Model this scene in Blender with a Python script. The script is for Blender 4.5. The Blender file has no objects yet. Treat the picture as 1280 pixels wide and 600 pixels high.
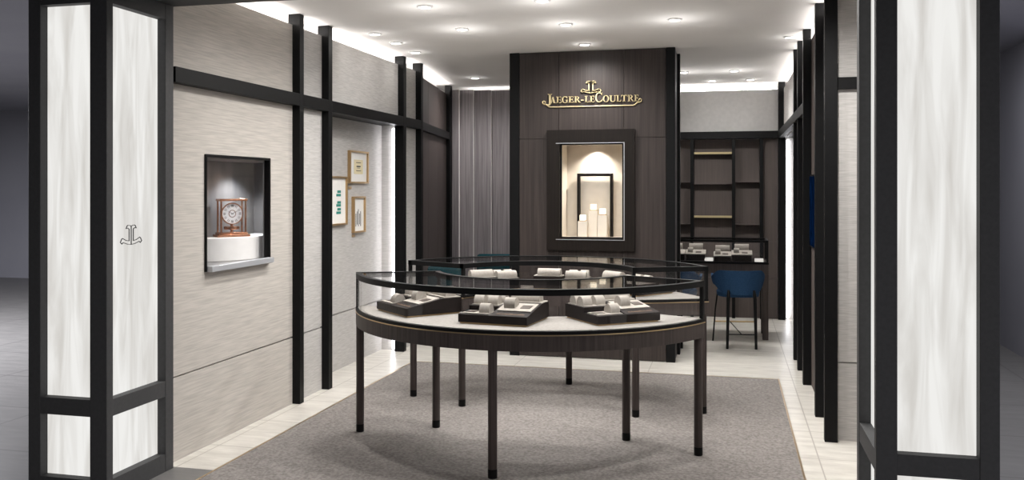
import bpy, math, random
from mathutils import Matrix, Vector
PI = math.pi
R = math.radians
random.seed(4)
COL = bpy.context.scene.collection

# ------------------------------------------------------------------ helpers
class MB:
    """collects shapes, then links them as ONE mesh object"""
    def __init__(s): s.v = []; s.f = []
    def add(s, vs, fs):
        b = len(s.v); s.v += [tuple(p) for p in vs]; s.f += [tuple(b + i for i in q) for q in fs]; return s
    def box(s, x0, y0, z0, x1, y1, z1):
        x0, x1 = min(x0, x1), max(x0, x1); y0, y1 = min(y0, y1), max(y0, y1); z0, z1 = min(z0, z1), max(z0, z1)
        return s.add([(x0,y0,z0),(x1,y0,z0),(x1,y1,z0),(x0,y1,z0),(x0,y0,z1),(x1,y0,z1),(x1,y1,z1),(x0,y1,z1)],
                     [(0,3,2,1),(4,5,6,7),(0,1,5,4),(1,2,6,5),(2,3,7,6),(3,0,4,7)])
    def extrude(s, pts, vec):
        n = len(pts); q = [tuple(Vector(p) + Vector(vec)) for p in pts]
        return s.add(list(pts) + q, [tuple(range(n))[::-1], tuple(range(n, 2*n))] + [(i, (i+1) % n, n + (i+1) % n, n + i) for i in range(n)])
    def prism(s, poly, z0, z1): return s.extrude([(x, y, z0) for x, y in poly], (0, 0, z1 - z0))
    def sector(s, r0, r1, a0, a1, z0, z1, n=72):
        b = []
        for i in range(n + 1):
            a = a0 + (a1 - a0) * i / n; c, t = math.cos(a), math.sin(a)
            b += [(r0*c, r0*t, z0), (r1*c, r1*t, z0), (r1*c, r1*t, z1), (r0*c, r0*t, z1)]
        f = []
        for i in range(n):
            for k in range(4): f.append((i*4+k, i*4+(k+1) % 4, (i+1)*4+(k+1) % 4, (i+1)*4+k))
        f += [(3,2,1,0), (n*4, n*4+1, n*4+2, n*4+3)]
        return s.add(b, f)
    def cyl(s, p0, p1, r0, r1=None, n=16):
        r1 = r0 if r1 is None else r1
        p0, p1 = Vector(p0), Vector(p1); d = (p1 - p0).normalized()
        u = d.orthogonal().normalized(); w = d.cross(u)
        vs = []
        for p, r in ((p0, r0), (p1, r1)):
            vs += [p + u*(r*math.cos(2*PI*i/n)) + w*(r*math.sin(2*PI*i/n)) for i in range(n)]
        return s.add(vs, [tuple(range(n))[::-1], tuple(range(n, 2*n))] + [(i, (i+1) % n, n+(i+1) % n, n+i) for i in range(n)])
    def tube(s, path, r, n=8, closed=False, radii=None):
        P = [Vector(p) for p in path]; m = len(P); vs = []; up = None
        for i, p in enumerate(P):
            a = P[i-1] if (i or closed) else p; b = P[(i+1) % m] if (i < m-1 or closed) else p
            d = (b - a).normalized()
            if up is None: up = d.orthogonal().normalized()
            up = (up - d*up.dot(d)).normalized(); w = d.cross(up)
            rr = radii[i] if radii else r
            vs += [p + up*(rr*math.cos(2*PI*k/n)) + w*(rr*math.sin(2*PI*k/n)) for k in range(n)]
        fs = []
        for i in range(m if closed else m-1):
            j = (i+1) % m
            for k in range(n): fs.append((i*n+k, i*n+(k+1) % n, j*n+(k+1) % n, j*n+k))
        if not closed: fs += [tuple(range(n))[::-1], tuple(range((m-1)*n, m*n))]
        return s.add(vs, fs)
    def lathe(s, prof, n=32, c=(0, 0)):
        vs = []
        for r, z in prof: vs += [(c[0] + r*math.cos(2*PI*i/n), c[1] + r*math.sin(2*PI*i/n), z) for i in range(n)]
        fs = [(k*n+i, k*n+(i+1) % n, (k+1)*n+(i+1) % n, (k+1)*n+i) for k in range(len(prof)-1) for i in range(n)]
        fs += [tuple(range(n))[::-1], tuple(range((len(prof)-1)*n, len(prof)*n))]
        return s.add(vs, fs)
    def grid(s, rows, closed=False):
        m = len(rows[0]); vs = [p for r in rows for p in r]; fs = []
        for i in range(len(rows)-1):
            for k in range(m if closed else m-1): fs.append((i*m+k, i*m+(k+1) % m, (i+1)*m+(k+1) % m, (i+1)*m+k))
        return s.add(vs, fs)
    def mesh(s, name, mat, smooth=True):
        me = bpy.data.meshes.new(name); me.from_pydata(s.v, [], s.f); me.validate()
        import bmesh
        bm = bmesh.new(); bm.from_mesh(me); bmesh.ops.recalc_face_normals(bm, faces=bm.faces); bm.to_mesh(me); bm.free()
        if smooth:
            for p in me.polygons: p.use_smooth = True
            me.set_sharp_from_angle(angle=R(32))
        me.materials.append(mat); me.update(); return me
    def build(s, name, mat, parent=None, loc=(0,0,0), rot=(0,0,0), bevel=0, smooth=True):
        o = link(name, s.mesh(name, mat, smooth), parent, loc, rot)
        if bevel:
            m = o.modifiers.new('bevel', 'BEVEL'); m.width = bevel; m.segments = 2; m.limit_method = 'ANGLE'; m.angle_limit = R(40)
        return o
def link(name, data, parent=None, loc=(0,0,0), rot=(0,0,0)):
    o = bpy.data.objects.new(name, data); COL.objects.link(o); o.parent = parent; o.location = loc
    o.rotation_euler = rot if hasattr(rot, '__len__') else (0, 0, rot); return o
def tag(o, label, cat, group=None):
    o['label'] = label; o['category'] = cat
    if group: o['group'] = group
    return o
def thing(name, label, cat, loc=(0,0,0), rot=0, group=None): return tag(link(name, None, None, loc, rot), label, cat, group)
def struct(o): o['kind'] = 'structure'; return o
def copy_tree(o, parent=None):
    c = o.copy(); COL.objects.link(c); c.parent = parent
    for ch in list(o.children): copy_tree(ch, c)
    return c

# ------------------------------------------------------------------ materials
def new_mat(name):
    m = bpy.data.materials.new(name); m.use_nodes = True
    nt = m.node_tree; nt.nodes.clear()
    out = nt.nodes.new('ShaderNodeOutputMaterial'); return m, nt, out
def lin(c):
    f = lambda x: x/12.92 if x <= .04045 else ((x+.055)/1.055)**2.4
    return tuple(f(v/255) for v in c) + (1,)
def pbr(name, rgb, rough=.5, metal=0, rgb2=None, scale=(1,1,1), nscale=8, detail=4, bump=0, bscale=None, lo=.35, hi=.65, spec=.5, sheen=0, coords='Object', bdist=.002):
    """principled; base colour ramps between rgb and rgb2 along a stretched noise"""
    m, nt, out = new_mat(name); N = nt.nodes; L = nt.links
    p = N.new('ShaderNodeBsdfPrincipled'); L.new(p.outputs[0], out.inputs[0])
    p.inputs['Roughness'].default_value = rough; p.inputs['Metallic'].default_value = metal
    p.inputs['Specular IOR Level'].default_value = spec; p.inputs['Base Color'].default_value = lin(rgb)
    if sheen: p.inputs['Sheen Weight'].default_value = sheen
    tc = N.new('ShaderNodeTexCoord'); mp = N.new('ShaderNodeMapping'); L.new(tc.outputs[coords], mp.inputs[0]); mp.inputs['Scale'].default_value = scale
    nz = N.new('ShaderNodeTexNoise'); L.new(mp.outputs[0], nz.inputs['Vector']); nz.inputs['Scale'].default_value = nscale; nz.inputs['Detail'].default_value = detail
    if rgb2:
        r = N.new('ShaderNodeValToRGB'); L.new(nz.outputs['Fac'], r.inputs[0])
        r.color_ramp.elements[0].position = lo; r.color_ramp.elements[0].color = lin(rgb)
        r.color_ramp.elements[1].position = hi; r.color_ramp.elements[1].color = lin(rgb2)
        L.new(r.outputs[0], p.inputs['Base Color'])
    if bump:
        b = N.new('ShaderNodeBump'); b.inputs['Strength'].default_value = bump; b.inputs['Distance'].default_value = bdist
        src = nz
        if bscale:
            src = N.new('ShaderNodeTexNoise'); L.new(mp.outputs[0], src.inputs['Vector']); src.inputs['Scale'].default_value = bscale; src.inputs['Detail'].default_value = 2
        L.new(src.outputs['Fac'], b.inputs['Height']); L.new(b.outputs[0], p.inputs['Normal'])
    return m
def emit(name, rgb, strength, rgb2=None, scale=(1,1,1), nscale=3):
    m, nt, out = new_mat(name); N = nt.nodes; L = nt.links
    e = N.new('ShaderNodeEmission'); e.inputs[0].default_value = lin(rgb); e.inputs[1].default_value = strength; L.new(e.outputs[0], out.inputs[0])
    if rgb2:
        tc = N.new('ShaderNodeTexCoord'); mp = N.new('ShaderNodeMapping'); L.new(tc.outputs['Object'], mp.inputs[0]); mp.inputs['Scale'].default_value = scale
        nz = N.new('ShaderNodeTexNoise'); L.new(mp.outputs[0], nz.inputs['Vector']); nz.inputs['Scale'].default_value = nscale; nz.inputs['Detail'].default_value = 5; nz.inputs['Distortion'].default_value = .8
        r = N.new('ShaderNodeValToRGB'); L.new(nz.outputs['Fac'], r.inputs[0])
        r.color_ramp.elements[0].position = .3; r.color_ramp.elements[0].color = lin(rgb2)
        r.color_ramp.elements[1].position = .62; r.color_ramp.elements[1].color = lin(rgb)
        L.new(r.outputs[0], e.inputs[0])
    return m
def glass_mat(name, tint=(.985,.985,.985), ior=1.45, boost=1.0):
    m, nt, out = new_mat(name); N = nt.nodes; L = nt.links
    t = N.new('ShaderNodeBsdfTransparent'); t.inputs[0].default_value = tint + (1,)
    g = N.new('ShaderNodeBsdfGlossy'); g.inputs['Roughness'].default_value = 0.0
    lw = N.new('ShaderNodeLayerWeight'); lw.inputs[0].default_value = .5
    pw = N.new('ShaderNodeMath'); pw.operation = 'POWER'; pw.inputs[1].default_value = 5; L.new(lw.outputs['Facing'], pw.inputs[0])
    ma = N.new('ShaderNodeMath'); ma.operation = 'MULTIPLY_ADD'; ma.inputs[1].default_value = .42*boost; ma.inputs[2].default_value = .015*boost; L.new(pw.outputs[0], ma.inputs[0])
    mx = N.new('ShaderNodeMixShader'); L.new(t.outputs[0], mx.inputs[1]); L.new(g.outputs[0], mx.inputs[2]); L.new(ma.outputs[0], mx.inputs[0])
    L.new(mx.outputs[0], out.inputs[0]); return m
def tile_mat(name, c1, c2, joint, bw, bh, offx=0, offy=0, rough=.35, mort=.004, bump=.1):
    m, nt, out = new_mat(name); N = nt.nodes; L = nt.links
    p = N.new('ShaderNodeBsdfPrincipled'); L.new(p.outputs[0], out.inputs[0]); p.inputs['Roughness'].default_value = rough
    tc = N.new('ShaderNodeTexCoord'); mp = N.new('ShaderNodeMapping'); L.new(tc.outputs['Object'], mp.inputs[0])
    mp.inputs['Location'].default_value = (offx, offy, 0)
    bt = N.new('ShaderNodeTexBrick'); L.new(mp.outputs[0], bt.inputs['Vector'])
    bt.offset = 0; bt.inputs['Scale'].default_value = 1; bt.inputs['Brick Width'].default_value = bw; bt.inputs['Row Height'].default_value = bh
    bt.inputs['Mortar Size'].default_value = mort; bt.inputs['Mortar Smooth'].default_value = .1; bt.inputs['Mortar'].default_value = lin(joint)
    nz = N.new('ShaderNodeTexNoise'); mp2 = N.new('ShaderNodeMapping'); L.new(tc.outputs['Object'], mp2.inputs[0]); mp2.inputs['Scale'].default_value = (2.2, 9, 1)
    L.new(mp2.outputs[0], nz.inputs['Vector']); nz.inputs['Scale'].default_value = 1.6; nz.inputs['Detail'].default_value = 7; nz.inputs['Roughness'].default_value = .62
    r = N.new('ShaderNodeValToRGB'); L.new(nz.outputs['Fac'], r.inputs[0])
    r.color_ramp.elements[0].position = .32; r.color_ramp.elements[0].color = lin(c1); r.color_ramp.elements[1].position = .68; r.color_ramp.elements[1].color = lin(c2)
    L.new(r.outputs[0], bt.inputs['Color1']); L.new(r.outputs[0], bt.inputs['Color2']); L.new(bt.outputs['Color'], p.inputs['Base Color'])
    return m

M = {}
M['black'] = pbr('black_metal', (9,9,10), .5, spec=.18, rgb2=(12,12,13), nscale=40, bump=.05)
M['pillar'] = pbr('pillar_black', (60,60,61), .6, spec=.35, rgb2=(65,65,66), nscale=60)
M['wood'] = pbr('dark_wood', (54,47,45), .5, rgb2=(76,67,64), scale=(60,60,1.2), nscale=1.6, detail=6, bump=.15, lo=.3, hi=.72, spec=.3)
M['wood_col'] = pbr('column_wood', (42,36,34), .5, rgb2=(62,54,51), scale=(45,45,1.0), nscale=1.6, detail=6, bump=.15, lo=.3, hi=.72, spec=.3)
M['wood_grey'] = pbr('grey_wood', (122,116,119), .5, rgb2=(150,143,145), scale=(45,45,1.0), nscale=1.6, detail=6, bump=.1, spec=.3)
M['wood_block'] = pbr('block_wood', (30,25,24), .6, rgb2=(41,35,33), scale=(4,4,70), nscale=2, detail=5, spec=.12)
M['brown'] = pbr('brown_panel', (84,76,73), .6, rgb2=(92,83,79), scale=(40,40,1), nscale=2, spec=.3)
M['linen'] = pbr('linen_wallcovering', (170,165,159), .85, rgb2=(188,182,175), scale=(3,3,70), nscale=1.6, detail=5, bump=.12, spec=.15)
M['weave'] = pbr('woven_wallcovering', (170,167,164), .85, rgb2=(190,187,184), scale=(5,5,110), nscale=2.2, detail=3, bump=.2, spec=.15)
M['white_wall'] = pbr('white_paint', (214,212,210), .8, rgb2=(220,218,216), nscale=20, spec=.2)
M['grey_wall'] = pbr('pale_grey_panel', (168,166,164), .8, rgb2=(174,172,170), nscale=20, spec=.2)
M['ceiling'] = pbr('ceiling_paint', (240,237,234), .9, rgb2=(242,239,236), nscale=3, spec=.1)
M['floor'] = tile_mat('travertine_tiles', (184,179,171), (214,210,202), (160,154,146), 1.2, .6, -.52, -.1)
M['mall_floor'] = tile_mat('mall_tiles', (98,97,96), (112,110,109), (84,82,82), 1.2, .9, 0, 0, .4, .008)
M['mall_wall'] = pbr('mall_wall', (128,128,136), .8, rgb2=(134,134,141), nscale=1)
M['carpet'] = pbr('grey_carpet', (112,107,104), .95, rgb2=(138,133,129), scale=(1,1,1), nscale=60, detail=3, bump=.6, bscale=60, lo=.36, hi=.64, spec=.05, bdist=.004)
M['brass'] = pbr('brass', (206,180,140), .3, metal=1)
M['brass_soft'] = pbr('satin_brass', (190,160,118), .45, metal=.9)
M['gold'] = pbr('gold_letters', (196,180,140), .6, metal=.6, spec=.5)
M['copper'] = pbr('copper', (206,150,120), .2, metal=1)
M['steel'] = pbr('polished_steel', (186,188,192), .3, metal=.4)
M['cream'] = pbr('cream_suede', (162,156,148), .9, rgb2=(172,166,158), nscale=60, bump=.15, spec=.1)
M['deck'] = pbr('white_deck_fabric', (142,138,133), .85, rgb2=(154,150,145), nscale=70, bump=.15, spec=.1)
M['plaque'] = pbr('brown_plaque', (52,40,32), .45, rgb2=(64,50,40), nscale=50)
M['lettering'] = pbr('bronze_lettering', (120,92,66), .4, metal=.5)
M['blue'] = pbr('blue_fabric', (34,58,86), .9, rgb2=(41,66,95), nscale=90, bump=.3, spec=.1)
M['teal'] = pbr('teal_fabric', (14,58,66), .9, rgb2=(18,64,73), nscale=90, bump=.3, spec=.1)
M['mat_board'] = pbr('white_mat_board', (226,224,220), .8, rgb2=(230,228,224), nscale=30)
M['paper'] = pbr('aged_paper', (214,202,164), .8, rgb2=(220,208,172), nscale=30)
M['ink'] = pbr('dark_ink', (52,52,56), .7); M['green'] = pbr('green_ink', (36,128,116), .7)
M['dial'] = pbr('clock_dial', (232,232,236), .4)
M['vitrine_in'] = pbr('vitrine_lining', (112,110,111), .3, rgb2=(136,133,132), scale=(1,1,.4), nscale=6)
M['plinth'] = pbr('white_plinth', (226,224,222), .7, rgb2=(232,230,228), nscale=20)
M['niche'] = pbr('beige_niche', (214,205,192), .8, rgb2=(219,210,197), nscale=20)
M['frame_brown'] = pbr('dark_brown_frame', (24,20,18), .45, rgb2=(31,26,23), scale=(30,30,1), nscale=2, spec=.15)
M['glass'] = glass_mat('clear_glass')
M['pane'] = glass_mat('pane_glass', boost=.6)
M['onyx'] = emit('backlit_onyx', (233,232,229), 1.0, (204,201,196), (9,9,.9), 1.5)
M['led'] = emit('led_strip', (255,251,248), 20)
M['led_v'] = emit('led_strip_soft', (250,250,255), 9)
M['lens'] = emit('lamp_lens', (255,250,242), 30)
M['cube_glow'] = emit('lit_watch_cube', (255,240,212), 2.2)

# ------------------------------------------------------------------ measures
XL, XR, H = -3.084, .59, 2.896           # front of the wall posts left / right, ceiling
PL, PR = -3.145, .655                    # wall panels left / right
NL, NR = -3.345, .85                     # niche backs
BK = 11.55                               # back wall
RZ0, RZ1 = 2.212, 2.302                  # black rail
PT = 2.815                               # top of wall panels (cove gap above)
GZ = .495                                # groove
def S(name, mb, mat, **k): return struct(mb.build(name, M[mat], **k))

# ------------------------------------------------------------------ setting: floor, ceiling
S('floor', MB().box(-3.7, 4.46, -.12, 1.15, BK + .3, 0), 'floor')
S('floor_mall', MB().box(-20, -3, -.12, 14, 4.46, 0).box(-20, 4.46, -.12, -3.7, 18, 0).box(1.15, 4.46, -.12, 14, 18, 0), 'mall_floor')
S('ceiling', MB().box(-3.7, 4.46, H, 1.15, BK + .3, H + .1), 'ceiling')
S('ceiling_mall', MB().box(-20, -3, 2.98, 14, 3.7, 3.08).box(-20, 3.7, 2.98, -3.72, 18, 3.08).box(1.17, 3.7, 2.98, 14, 18, 3.08), 'mall_wall')
S('wall_mall_left', MB().box(-20, 13.2, 0, -3.8, 13.4, 2.98).box(-20, -3, 0, -19.8, 13.2, 2.98), 'mall_wall')
S('wall_mall_right', MB().box(2.705, 4.6, 0, 2.9, 18, 2.98).box(2.9, 4.6, 0, 14, 4.8, 2.98), 'mall_wall')
S('wall_mall_back', MB().box(-20, -3.2, 0, 14, -3, 2.98), 'mall_wall')

# ------------------------------------------------------------------ setting: walls
def panel_x(x, y0, y1, thick, zt=PT, groove=True):
    """wall panel facing the room, x = visible face, thick signed away from the room"""
    m = MB()
    if groove:
        m.box(x, y0, 0, x + thick, y1, GZ - .005); m.box(x, y0, GZ + .005, x + thick, y1, zt)
        m.box(x + thick*.5, y0, GZ - .006, x + thick, y1, GZ + .006)
    else: m.box(x, y0, 0, x + thick, y1, zt)
    return m
# left: the first panel carries an opening for the wall vitrine
VY0, VY1, VZ0, VZ1 = 4.845, 5.62, 1.095, 1.80
m = MB()
m.box(PL, 4.46, 0, PL - .03, 6.00, GZ - .005).box(PL - .018, 4.46, GZ - .006, PL - .03, 6.0, GZ + .006)
m.box(PL, 4.46, GZ + .005, PL - .03, 6.0, VZ0).box(PL, 4.46, VZ1, PL - .03, 6.0, PT)
m.box(PL, 4.46, VZ0, PL - .03, VY0, VZ1).box(PL, VY1, VZ0, PL - .03, 6.0, VZ1)
S('wall_left', m, 'linen')
S('wall_left_pier', panel_x(PL, 6.0, 6.50, -.03), 'weave')
S('wall_left_upper', MB().box(PL, 6.5, RZ0 + .01, PL - .03, 8.16, PT), 'weave')
S('wall_left_far_pier', panel_x(PL, 8.17, 8.66, -.03), 'weave')
S('wall_left_niche', panel_x(NL, 6.48, 8.20, -.03, RZ0 + .01), 'weave')
S('wall_left_niche_end', MB().box(NL, 8.20, 0, PL - .03, 8.23, RZ0 + .01).box(NL, 6.47, 0, PL - .03, 6.5, RZ0 + .01), 'weave')
S('ceiling_niche_left', MB().box(NL - .03, 6.47, RZ0 + .01, PL - .03, 8.23, RZ0 + .03), 'black')
S('wall_left_backing', MB().box(-3.255, 4.46, RZ0 + .04, -3.275, 8.7, H).box(-3.66, 4.46, 0, -3.70, BK + .3, H), 'white_wall')
# angled dark wood stretch between the last two posts
A0, A1 = Vector((-3.15, 8.69, 0)), Vector((-3.45, 10.60, 0))
dA = (A1 - A0).normalized(); nA = Vector((-dA.y, dA.x, 0))
if nA.x > 0: nA = -nA
def slab(p, q, t, z0, z1, mb=None):
    mb = mb or MB(); d = (q - p).normalized(); n = Vector((-d.y, d.x, 0)) * t
    return mb.prism([(p.x, p.y), (q.x, q.y), (q.x + n.x, q.y + n.y), (p.x + n.x, p.y + n.y)], z0, z1)
mw = MB()
for i in range(3):
    a = A0.lerp(A1, i/3 + .001); b = A0.lerp(A1, (i+1)/3 - .001); slab(a, b, .03, 0, 2.79, mw)
S('wall_left_wood', mw, 'wood')
S('wall_left_wood_backing', slab(A0 + nA*.12, A1 + nA*.12, .02, 0, H), 'white_wall')
# right
S('wall_right_return', MB().box(.66, 5.93, 0, 1.12, 5.96, GZ-.004).box(.66, 5.93, GZ+.004, 1.12, 5.96, PT).box(.66, 5.945, GZ-.005, 1.12, 5.96, GZ+.005), 'weave')
S('wall_right_bay', MB().box(1.12, 4.44, 0, 1.15, BK + .3, H), 'weave')
S('wall_right', MB().box(PR, 5.96, 0, PR + .03, 6.55, PT), 'weave')
S('wall_right_wood', MB().box(PR, 6.551, 0, PR + .03, 7.56, PT), 'brown')
S('wall_right_pier', panel_x(PR, 7.561, 8.67, .03), 'weave')
S('wall_right_upper', MB().box(PR, 8.67, RZ0 + .01, PR + .03, 11.26, PT), 'weave')
S('wall_right_niche', panel_x(NR, 8.64, 11.3, .03, RZ0 + .01), 'weave')
S('wall_right_niche_end', MB().box(PR + .03, 8.67, 0, NR, 8.70, RZ0 + .01).box(PR + .03, 11.26, 0, NR, 11.29, RZ0 + .01), 'weave')
S('ceiling_niche_right', MB().box(PR + .03, 8.66, RZ0 + .01, NR + .03, 11.29, RZ0 + .03), 'black')
S('wall_right_backing', MB().box(PR + .11, 5.97, RZ0 + .04, PR + .13, 11.29, H), 'white_wall')
# back: upper light wall over the shelving
S('wall_back', MB().box(-3.66, BK, 0, 1.12, BK + .05, H), 'white_wall')
S('wall_back_upper', MB().box(-1.9, 11.26, RZ0 + .05, .60, 11.29, PT), 'grey_wall')
S('wall_back_cove', MB().box(-1.9, 11.40, RZ0 + .1, .66, 11.42, H), 'white_wall')

# black posts and rails (each its own trim piece)
tn = [0]
def trim(mb, mat='black', bevel=.002):
    tn[0] += 1; return S('trim_%d' % tn[0], mb, mat, bevel=bevel)
for y0, y1 in ((5.972, 6.037), (6.458, 6.526), (8.125, 8.197), (8.63, 8.69)):
    trim(MB().box(XL, y0, 0, PL - .035, y1, H - .001))
trim(MB().box(-3.465, 10.57, 0, -3.395, 10.66, H - .001))
for a, b in ((4.46, 5.972), (6.037, 6.458), (8.197, 8.63)):
    trim(MB().box(XL, a, RZ0, PL - .002, b, RZ1))
trim(MB().box(XL, 6.526, RZ0, PL - .036, 8.125, RZ1))
trim(slab(A0 - nA*.045 + dA*.01, A1 - nA*.045 - dA*.05, .042, RZ0, RZ1))
for y0, y1 in ((5.87, 5.93), (6.492, 6.56), (7.53, 7.60), (8.115, 8.18), (8.60, 8.665)):
    trim(MB().box(XR, y0, 0, PR + (.012 if y0 < 5.9 else -.002), y1, H - .001))
trim(MB().box(XR, 11.19, 0, .67, 11.262, H - .001))
trim(MB().box(.668, 5.90, RZ0 + .015, 1.118, 5.929, RZ1))
for a, b in ((7.60, 8.115), (8.18, 8.60), (8.665, 11.19)):
    trim(MB().box(XR, a, RZ0, PR - .002, b, RZ1))
trim(MB().box(-1.9, 11.19, RZ0, XR, 11.258, RZ1))
# header over the shop front
trim(MB().box(-3.63, 3.86, 2.643, 1.14, 4.459, 3.2), 'pillar')
# brass edge around the carpet and the skirting of the front threshold
trim(MB().box(-2.822, 3.948, 0, -2.81, 7.672, .011).box(.40, 3.948, 0, .412, 7.672, .011).box(-2.81, 7.66, 0, .40, 7.672, .011), 'brass', 0)
# lamps in the coves
def cove(mb, name, label, mat='led'):
    return tag(mb.build(name, M[mat]), label, 'light strip')
cove(MB().box(PL - .040, 4.6, PT - .008, PL - .060, 8.62, PT + .012), 'led_strip', 'long bright cove light along the top of the left wall panels')
cove(slab(A0 + nA*.06, A1 + nA*.06 - dA*.1, .02, 2.75, 2.775), 'led_strip', 'bright cove light above the dark wood stretch of the left wall')
cove(MB().box(PR + .045, 8.75, PT - .008, PR + .065, 11.18, PT + .012), 'led_strip', 'bright cove light above the right wall panels near the back corner')
cove(MB().box(PR + .045, 5.98, PT - .008, PR + .065, 8.60, PT + .012), 'led_strip', 'cove light behind the row of black posts on the right wall')
cove(MB().box(-1.6, 11.305, PT - .008, .58, 11.325, PT + .008), 'led_strip', 'straight bright cove light above the shelving on the back wall')
cove(MB().box(PL - .05, 8.165, .02, PL - .075, 8.190, 2.19), 'led_strip', 'vertical light strip at the far end of the left picture niche', 'led_v')
cove(MB().box(PR + .035, 11.225, .02, PR + .06, 11.250, 2.19), 'led_strip', 'vertical light strip in the white niche at the far right corner', 'led_v')

# ------------------------------------------------------------------ carpet
def carpet():
    o = MB().box(-2.81, 3.95, 0, .40, 7.66, .010).build('carpet', M['carpet'])
    tag(o, 'large grey-brown carpet with thin brass edge under the round showcase tables', 'rug')
carpet()

# ------------------------------------------------------------------ brand emblem outline (flat anchor made of two mirrored letters)
EMB = [(0,195),(14,186),(40,183),(50,190),(60,217),(43,213),(27,222),(25,232),(25,352),(62,344),(102,320),(112,326),(127,360),(110,380),(96,366),(84,370),(44,386),(0,392)]
def emblem_paths(flip_down=True):
    """closed outlines (right and left half), unit: total height 1, centre x 0, base z 0"""
    k = 1/209.
    rt = [(x*k, (392 - y)*k) for x, y in EMB]
    return rt, [(-x, z) for x, z in rt]
def ribbon(mb, path, w, conv, d):
    """flat outline of width w along a closed 2-D path, conv maps (u,v)->3-D, d = thickness vector"""
    n = len(path); P = [Vector((p[0], p[1])) for p in path]
    for i in range(n):
        a, b = P[i], P[(i+1) % n]
        t = (b - a)
        if t.length < 1e-6: continue
        t.normalize(); q = Vector((-t.y, t.x)) * (w/2); e = t * (w/2)
        pts = [a - e + q, a - e - q, b + e - q, b + e + q]
        mb.extrude([conv(p.x, p.y) for p in pts], d)

# ------------------------------------------------------------------ light pillars
def light_pillar(name, label, x_in, x_out, y0, y1, with_emblem):
    sg = 1 if x_out > x_in else -1            # outward direction
    base = ((x_in + x_out)/2, (y0 + y1)/2, 0)
    t = thing(name, label, 'pillar', base)
    def b(mb): return mb
    def place(mb, nm, mat, **k):
        mb.v = [(x - base[0], y - base[1], z) for x, y, z in mb.v]; return mb.build(nm, M[mat], t, **k)
    rc = .052; HT = 2.642
    fi, fo = x_in + sg*.10, x_out - sg*.074   # front opening
    if sg > 0: fi = x_in + .082
    s0, s1 = y0 + .05, y1 - .074              # side opening
    place(MB().box(x_in, y0, 0, fi, s0, HT), 'corner_post', 'pillar', bevel=.003)
    place(MB().box(x_out, y0, 0, fo, s0, HT), 'corner_post', 'pillar', bevel=.003)
    place(MB().box(x_in, s1, 0, x_in + sg*.10, y1, HT), 'corner_post', 'pillar', bevel=.003)
    place(MB().box(x_out, s1, 0, fo, y1, HT), 'corner_post', 'pillar', bevel=.003)
    Z = ((0, .10), (.425, .512), (2.555, HT))
    for i, (a, c) in enumerate(Z):
        place(MB().box(fi, y0 + .002, a, fo, y0 + rc + .03, c), 'crossbar', 'pillar')
        place(MB().box(x_in + sg*.002, s0, a, x_in + sg*(rc + .03), s1, c), 'crossbar', 'pillar')
    for a, c in ((.10, .425), (.512, 2.555)):
        place(MB().box(fi, y0 + rc, a, fo, y0 + rc + .02, c), 'light_panel', 'onyx')
        place(MB().box(x_in + sg*rc, s0, a, x_in + sg*(rc + .02), s1, c), 'light_panel', 'onyx')
    place(MB().box(fi, s1 + .02, 0, fo, s1 + .04, HT).box(fo, s0, 0, fo + sg*.03, s1, HT), 'back_panel', 'pillar')
    if with_emblem:
        mb = MB(); xx = x_in + sg*rc - sg*.004; yc, z0, s = 4.137, 1.297, .104
        for path in emblem_paths():
            ribbon(mb, path, .028, lambda u, v: (xx, yc + u*s*1.38, z0 + v*s), (sg*.0035, 0, 0))
        place(mb, 'emblem', 'ink', smooth=False)
    return t
light_pillar('light_pillar', 'backlit marble pillar in black frame with a small anchor-shaped emblem, left of the entrance', XL, -3.56, 3.88, 4.44, True)
light_pillar('light_pillar', 'backlit marble pillar in black frame without emblem, right of the entrance', XR, 1.053, 3.88, 4.44, False)

# ------------------------------------------------------------------ feature wall with sign and display window
CX0, CX1, CY0, CY1 = -2.039, -.474, 8.21, 8.67
WX0, WX1, WZ0, WZ1 = -1.545, -.948, 1.13, 2.022
t = thing('feature_wall', 'dark wood freestanding wall carrying the gold sign and lit display window', 'wall panel', ((CX0+CX1)/2, CY0, 0))
ox, oy = (CX0+CX1)/2, CY0
def fw(mb, nm, mat, **k):
    mb.v = [(x - ox, y - oy, z) for x, y, z in mb.v]; return mb.build(nm, M[mat], t, **k)
g = .0015
for x0, x1, z0, z1 in ((CX0+.095, -1.56, .004, 2.07), (CX0+.095, -1.56, 2.07, H-.002), (-.944, CX1-.083, .004, 2.07), (-.944, CX1-.083, 2.07, H-.002), (-1.56, -.944, .004, WZ0), (-1.56, -.944, WZ1, H-.002)):
    fw(MB().box(x0+g, CY0+.006, z0+g, x1-g, CY0+.03, z1-g), 'wood_board', 'wood_col', bevel=.001)
fw(MB().box(CX0+.09, CY0+.031, .002, WX0-.02, CY1-.06, H-.002).box(WX1+.02, CY0+.031, .002, CX1-.03, CY1-.06, H-.002)
   .box(WX0-.02, CY0+.031, .002, WX1+.02, CY1-.06, WZ0-.02).box(WX0-.02, CY0+.031, WZ1+.14, WX1+.02, CY1-.06, H-.002).box(CX0+.02, CY1-.055, .002, CX1-.02, CY1-.002, H-.002), 'core', 'frame_brown')
for x0, x1, y0, y1 in ((CX0, CX0+.094, CY0, CY0+.09), (CX1-.082, CX1, CY0, CY0+.09), (CX1-.06, CX1+.022, CY1-.05, CY1+.03), (CX0, CX0+.08, CY1-.05, CY1+.03)):
    fw(MB().box(x0, y0, 0, x1, y1, H-.001), 'corner_post', 'black', bevel=.002)
fw(MB().box(CX1-.028, CY0+.091, .002, CX1-.006, CY1-.051, H-.002).box(CX0+.006, CY0+.091, .002, CX0+.028, CY1-.051, H-.002), 'side_board', 'wood_col')

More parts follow.
